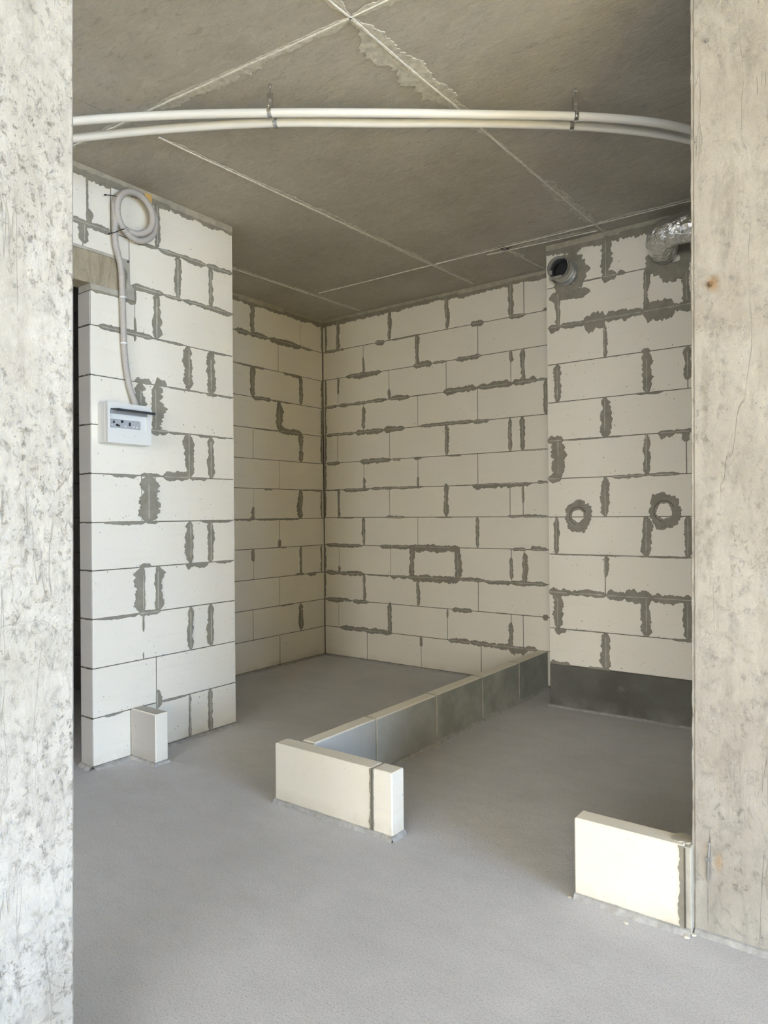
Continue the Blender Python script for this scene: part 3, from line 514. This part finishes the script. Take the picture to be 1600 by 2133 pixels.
r=empty('low_block_wall',(-.72,2.29,0),label='single white block standing against the right concrete pillar',cat='low wall')
chip_block(-.900,-.553,2.254,2.330,.014,.266,r)
bm=bmesh.new(); box(bm,-.554,-.5345,2.256,2.332,0,.264,.002); rel(obj('mortar_joint',bm,M_BEAD,r),r)
rel(smear(lambda s,o,t:(-.556+o,2.254-t,s),.02,.264,.003,.016,r,961,False,M_SMEAR,taper=False),r)
bm=bmesh.new(); tube(bm,[(-.551,2.2515,.02+.02*k) for k in range(13)],.0022,5); rel(obj('mortar_ridge',bm,M_MORT,r),r)
rel(smear(lambda s,o,t:(s,2.30+o,.266+t),-.60,-.54,.03,.03,r,962,False,M_BEAD),r)
rel(bed('mortar_bed',r,lambda s,o,h:(s,2.255-o,h),-.90,-.535,.022,.022,35),r)
r=empty('low_block_wall',(-3.2,2.22,0),label='upright sawn block stub standing on end against the left wall below the distribution box',cat='low wall')
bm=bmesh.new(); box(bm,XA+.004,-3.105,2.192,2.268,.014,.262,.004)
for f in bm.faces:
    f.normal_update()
    if f.normal.y<-.9 or f.normal.z>.9: f.material_index=1  # front side and top take the copy with shade put in
rel(obj('block',bm,[M_AAC,M_AAC_SHADED],r),r)
rel(bed('mortar_bed',r,lambda s,o,h:(s,2.193-o,h),XA,-3.10,.018,.016,36),r); rel(bed('mortar_bed',r,lambda s,o,h:(-3.106+o,s,h),2.18,2.272,.018,.016,37),r)

# ------------------------------------------------------------------ pipes under the slab
P1=[(-3.30,1.32),(-2.793,1.585),(-2.425,1.81),(-2.09,2.048),(-1.724,2.330),(-1.411,2.584),(-1.098,2.842),(-.87,3.066),(-.73,3.262),(-.60,3.50),(-.40,3.72),(-.10,3.82),(.34,3.84)]
P2=[(-3.42,1.42),(-2.907,1.664),(-2.504,1.877),(-2.124,2.114),(-1.764,2.395),(-1.441,2.644),(-1.14,2.899),(-.905,3.142),(-.762,3.340),(-.63,3.60),(-.42,3.82),(-.10,3.92),(.34,3.94)]
for P,lab in ((P1,'long white conduit under the ceiling, the upper of the two'),(P2,'long white conduit under the ceiling, the lower of the two')):
    bm=bmesh.new(); tube(bm,smoothpath([(x,y,2.937) for x,y in P],10),.0172,16)
    tag(obj('conduit_pipe',bm,M_PIPE,None,True),label=lab,cat='pipe')
def hanger(a,b,lab):
    a=Vector((a[0],a[1],2.937)); b=Vector((b[0],b[1],2.937)); 
    root=empty('pipe_hanger',(a.x,a.y,H),label=lab,cat='bracket',group=None)
    n=(b-a).normalized(); t=Vector((-n.y,n.x,0)); 
    def rl(nm,bm,m,par=None,sm=False):
        o=obj(nm,bm,m,par or root,sm)
        if par is None: o.location=-Vector(root.location)
        return o
    bm=bmesh.new(); tube(bm,[(a.x,a.y,H+.001),(a.x,a.y,3.005)],.003,8); rl('threaded_rod',bm,M_ZINC)
    bm=bmesh.new(); tube(bm,[(a.x,a.y,H-.014),(a.x,a.y,H)],.0075,6); rl('anchor_nut',bm,M_ZINC)
    # U bracket: two strips down from a bridge
    bm=bmesh.new()
    for sgn in (-1,1):
        pts=[a+t*0+n*0+Vector((0,0,.0))]
        c=a+t*sgn*.0125
        tube(bm,[c+Vector((0,0,.078)),c+Vector((0,0,.024))],.0028,4)
    tube(bm,[a+t*-.013+Vector((0,0,.078)),a+t*.013+Vector((0,0,.078))],.004,4)
    q=[a+t*sx*.0115-n*.006+Vector((0,0,zz)) for sx,zz in ((-1,.022),(1,.022),(1,.076),(-1,.076))]; q2=[v+n*.0015 for v in q]
    A=[bm.verts.new(v) for v in q]; B_=[bm.verts.new(v) for v in q2]; bm.faces.new(A); bm.faces.new(B_[::-1])
    for k_ in range(4): bm.faces.new((A[k_],A[(k_+1)%4],B_[(k_+1)%4],B_[k_]))
    bmesh.ops.recalc_face_normals(bm,faces=bm.faces); rl('hanger_bracket',bm,M_ZINC)
    bm=bmesh.new(); 
    for zz in (.050,): tube(bm,[a+Vector((0,0,zz))-n*.008,a+Vector((0,0,zz))+n*.008],.006,8)
    tube(bm,[a+Vector((0,0,.02)),a+Vector((0,0,.072))],.0055,8); rl('bolt',bm,M_STEEL)
    for c in (a,b):
        bm=bmesh.new(); k=28; rings=[]
        for i in range(k):
            th=2*math.pi*i/k; d=n*math.cos(th)+Vector((0,0,1))*math.sin(th)
            rings.append([bm.verts.new(c+d*r_+t*w_) for r_,w_ in ((.0178,-.0085),(.0205,-.0085),(.0205,.0085),(.0178,.0085))])
        for i in range(k):
            A,B=rings[i],rings[(i+1)%k]
            for q in range(4): bm.faces.new((A[q],A[(q+1)%4],B[(q+1)%4],B[q]))
        bmesh.ops.recalc_face_normals(bm,faces=bm.faces); cl=rl('pipe_clamp',bm,M_ZINC)
        bm=bmesh.new(); s_=c+n*.021*(1 if c is b else -1); tube(bm,[s_+Vector((0,0,-.012)),s_+Vector((0,0,.022))],.0025,6); tube(bm,[s_+Vector((0,0,.018)),s_+Vector((0,0,.023))],.005,6)
        obj('screw',bm,M_ZINC,cl)
    bm=bmesh.new(); box(bm,-.001,.001,-.001,.001,-.001,.001); bm.free()
    bm=bmesh.new(); tube(bm,[a+n*.018,b-n*.018],.006,6); rl('clamp_link',bm,M_ZINC)
hanger((-2.09,2.048),(-2.124,2.114),'chromed double pipe hanger on the left half of the white conduits')
hanger((-1.098,2.842),(-1.14,2.899),'chromed double pipe hanger on the right half of the white conduits')

# ------------------------------------------------------------------ distribution box
r=empty('distribution_box',(XA,2.138,1.657),label='white plastic distribution box with open smoked lid on the left block wall',cat='electrical box')
X0=XA; y0,y1,z0,z1=2.012,2.266,1.657,1.863
bm=bmesh.new(); box(bm,X0-.001,X0+.070,y0,y1,z0,z1,.004); rel(obj('housing',bm,M_WPL,r),r)
# cover plate with a recessed window
wy0,wy1,wz0,wz1=2.026,2.243,1.690,1.826
bm=bmesh.new(); xf0,xf1=X0+.0705,X0+.092
for a in ((y0,wy0,z0,z1),(wy1,y1,z0,z1),(wy0,wy1,z0,1.728),(wy0,wy1,wz1,z1)): box(bm,xf0,xf1,*a)
cv=rel(obj('cover',bm,M_WPL,r),r)
bm=bmesh.new(); box(bm,X0+.0705,X0+.080,wy0,wy1,1.728,wz1); rel(obj('inner_panel',bm,plast('inner_panel_white',(.74,.75,.72),.45),r),r)
bm=bmesh.new(); box(bm,X0+.0755,X0+.0855,2.030,2.206,1.736,1.7785,.003); md=rel(obj('breaker_row',bm,M_GRY,r),r)
for yy,zz,sy,sz in ((2.045,1.757,.010,.012),(2.062,1.744,.013,.011),(2.090,1.762,.013,.013),(2.076,1.742,.008,.008),(2.136,1.750,.010,.018)):
    bm=bmesh.new(); box(bm,X0+.084,X0+.0885,yy,yy+sy,zz,zz+sz,.001); obj('breaker_switch',bm,M_BLK,md)
for yy in (2.035,2.112,2.160,2.18):
    bm=bmesh.new(); box(bm,X0+.084,X0+.0875,yy,yy+.008,1.742,1.750,.001); obj('terminal',bm,M_WPL,md)
# open lid: hinged at the window top and swung outward
bm=bmesh.new(); hz=1.826
a=[(X0+.086,2.028,hz),(X0+.086,2.243,hz),(X0+.150,2.250,hz-.006),(X0+.150,2.036,hz-.006)]
lo=[bm.verts.new(v) for v in a]; hi=[bm.verts.new((v[0],v[1],v[2]+.004)) for v in a]
bm.faces.new(lo); bm.faces.new(hi[::-1])
for k in range(4): bm.faces.new((lo[k],lo[(k+1)%4],hi[(k+1)%4],hi[k]))
# front lip of the lid
box(bm,X0+.146,X0+.151,2.036,2.252,hz-.014,hz-.001)
bmesh.ops.recalc_face_normals(bm,faces=bm.faces); lid=rel(tag(obj('lid',bm,M_SMOKE,r),label='smoked dark lid swung open'),r)
bm=bmesh.new(); box(bm,X0+.088,X0+.094,2.030,2.240,hz-.020,hz-.002,.001); obj('hinge_flap',bm,M_LIDIN,lid)
bm=bmesh.new(); tube(bm,[(X0+.0925,2.135+.040*math.cos(math.pi+k*math.pi/12),1.708+.020*math.sin(math.pi+k*math.pi/12)) for k in range(13)],.0017,6); rel(obj('finger_grip',bm,M_WPL,r),r)

# ------------------------------------------------------------------ corrugated hose: drop and coil
cy,cz,xw=2.212,2.882,XA+.026
path=[(XA+.035,2.215,1.864),(xw,2.179,1.98),(xw,2.155,2.128),(xw,2.148,2.278),(xw,2.144,2.428),(xw,2.137,2.577),(xw,2.120,2.648),(xw+.004,2.102,2.716)]
for k in range(0,46):
    t=k/45; ang=math.radians(196)-t*math.radians(690); g=min(1,max(0,(t-.40)/.2)); g=g*g*(3-2*g)
    cyy=2.219+(2.203-2.219)*g; czz=2.877+(2.886-2.877)*g; rr=.1235+(.104-.1235)*g
    wv_=xw+.010+.026*g*(1-max(0,(t-.86)/.14)) - .012*max(0,(t-.9)/.1)
    path.append((wv_,cyy+math.cos(ang)*rr,czz+math.sin(ang)*rr))
sp=smoothpath(path,14); fine=[sp[0]]
acc=0
for a_,b_ in zip(sp,sp[1:]):
    L=(b_-a_).length; n=max(1,int(L/.0022))
    for q in range(1,n+1): fine.append(a_.lerp(b_,q/n))
rad=[.0155+(.0014 if (i//1)%3==0 else -.0004) for i in range(len(fine))]
hz_=empty('corrugated_hose',tuple(path[0]),label='grey corrugated conduit rising from the distribution box into a tied coil under the ceiling',cat='hose')
bm=bmesh.new(); tube(bm,fine,.0155,12,rad=rad); rel(obj('hose',bm,M_HOSE,hz_,True),hz_)
for (yy,zz) in ((2.146,2.43),(2.151,2.19)):
    bm=bmesh.new(); tube(bm,[(xw,yy,zz-.004),(xw,yy,zz+.004)],.0185,12); rel(obj('joint_sleeve',bm,M_WPL,hz_),hz_)
def tie(pts):
    bm=bmesh.new(); tube(bm,pts,.0024,6); tube(bm,[pts[0],tuple(Vector(pts[0])+(Vector(pts[0])-Vector(pts[1])).normalized()*.010)],.0045,6); rel(obj('cable_tie',bm,M_BLK,hz_),hz_)
tie([(XA+.02,2.060,2.940),(XA+.045,2.085,2.938),(XA+.066,2.104,2.934),(XA+.060,2.118,2.926)])
tie([(XA+.03,2.072,2.742),(XA+.050,2.090,2.750),(XA+.068,2.112,2.765),(XA+.066,2.132,2.777),(XA+.04,2.136,2.778)])

# ------------------------------------------------------------------ round steel collar
pc=(-1.778,2.846); r=empty('vent_collar',(pc[0],YD,pc[1]),label='open galvanised round vent collar sticking out near the top left of the right wall',cat='vent pipe')
def ringtube(name,y0,y1,r0,r1,m,root,cx=pc[0],cz=pc[1],thick=.002,cone=None):
    bm=bmesh.new(); k=40; L=[]
    for i in range(k):
        c,s=math.cos(2*math.pi*i/k),math.sin(2*math.pi*i/k)
        L.append([bm.verts.new((cx+c*R,y,cz+s*R)) for R,y in ((r0,y0),(r1,y1),(r1-thick,y1),(r0-thick,y0))])
    for i in range(k):
        A,B=L[i],L[(i+1)%k]
        for q in range(4): bm.faces.new((A[q],A[(q+1)%4],B[(q+1)%4],B[q]))
    bmesh.ops.recalc_face_normals(bm,faces=bm.faces); o=rel(obj(name,bm,m,root,False),root)
    for p_ in o.data.polygons: p_.use_smooth=abs(p_.normal.y)<.8
    return o
ringtube('sleeve',YD+.0,YD-.142,.070,.070,M_STEEL,r); ringtube('collar_ring',YD-.052,YD-.062,.0745,.0745,M_STEEL,r,thick=.005)
ringtube('flange',YD-.001,YD-.010,.082,.078,M_STEEL,r,thick=.009); ringtube('lip',YD-.138,YD-.145,.0725,.0715,M_ZINC,r,thick=.004)
bm=bmesh.new(); tube(bm,[(pc[0],YD-.03,pc[1]),(pc[0],YD-.02,pc[1])],.067,32); rel(tag(obj('bore_shade_disc',bm,M_BORE,r),label='black disc standing for the dark inside of the collar'),r)  # flat black disc puts the darkness of the open bore into colour
bm=bmesh.new(); box(bm,pc[0]-.066,pc[0]+.02,YD-.125,YD-.123,pc[1]-.066,pc[1]-.045,.0005); box(bm,pc[0]-.064,pc[0]-.045,YD-.128,YD-.10,pc[1]-.03,pc[1]-.005,.0005); rel(obj('inner_clip',bm,M_STEEL,r),r)

# ------------------------------------------------------------------ foil duct
r=empty('flexible_duct',(-1.175,YD,2.865),label='crinkled silver foil flexible duct bending out of the right wall near the ceiling',cat='duct')
pth=smoothpath([(-1.150,YD-.001,2.845),(-1.150,YD-.06,2.848),(-1.145,YD-.13,2.862),(-1.115,YD-.188,2.876),(-1.05,YD-.212,2.880),(-.94,YD-.215,2.882),(-.75,YD-.215,2.885),(-.45,YD-.215,2.885),(.2,YD-.215,2.885)],10)
fine=[pth[0]]
for a_,b_ in zip(pth,pth[1:]):
    L=(b_-a_).length; n=max(1,int(L/.007))
    for q in range(1,n+1): fine.append(a_.lerp(b_,q/n))
bm=bmesh.new(); rg=tube(bm,fine,.085,36)
for i,ring in enumerate(rg):
    for v in ring:
        d=(v.co-fine[i]); q=1+.055*noise.noise(v.co*26)+.05*abs(noise.noise(v.co*48+Vector((3,1,7))))+.010*math.sin(i*1.3)-.02
        v.co=fine[i]+d*q*(.94 if i<12 else 1)
rel(obj('foil_skin',bm,M_FOIL,r,False),r)
# ------------------------------------------------------------------ chips of block on the floor
def chip(x,y,s,lab,seed,h=.45):
    rnd=random.Random(seed); bm=bmesh.new()
    pts=[bm.verts.new((s*rnd.uniform(.5,1)*math.cos(t),s*rnd.uniform(.4,.9)*math.sin(t),zz*s*h)) for zz in (0,.7) for t in (0,1.1,2.3,3.3,4.5,5.4)]
    pts.append(bm.verts.new((0,0,s*h))); bmesh.ops.convex_hull(bm,input=pts)
    for v in [v for v in bm.verts if not v.link_faces]: bm.verts.remove(v)
    o=obj('block_chip',bm,M_AAC); o.location=(x,y,0); tag(o,label=lab,cat='rubble'); return o
chip(-.716,2.205,.011,'thin white chip of block on the floor in front of the single block',3,.35)
chip(-.912,2.245,.009,'white crumb at the left foot of the single block by the right pillar',4)
chip(-.545,2.238,.013,'crumbled white lump at the corner between single block and right pillar',5)
chip(-.531,2.262,.010,'small pale crumb touching the foot of the right pillar',6)
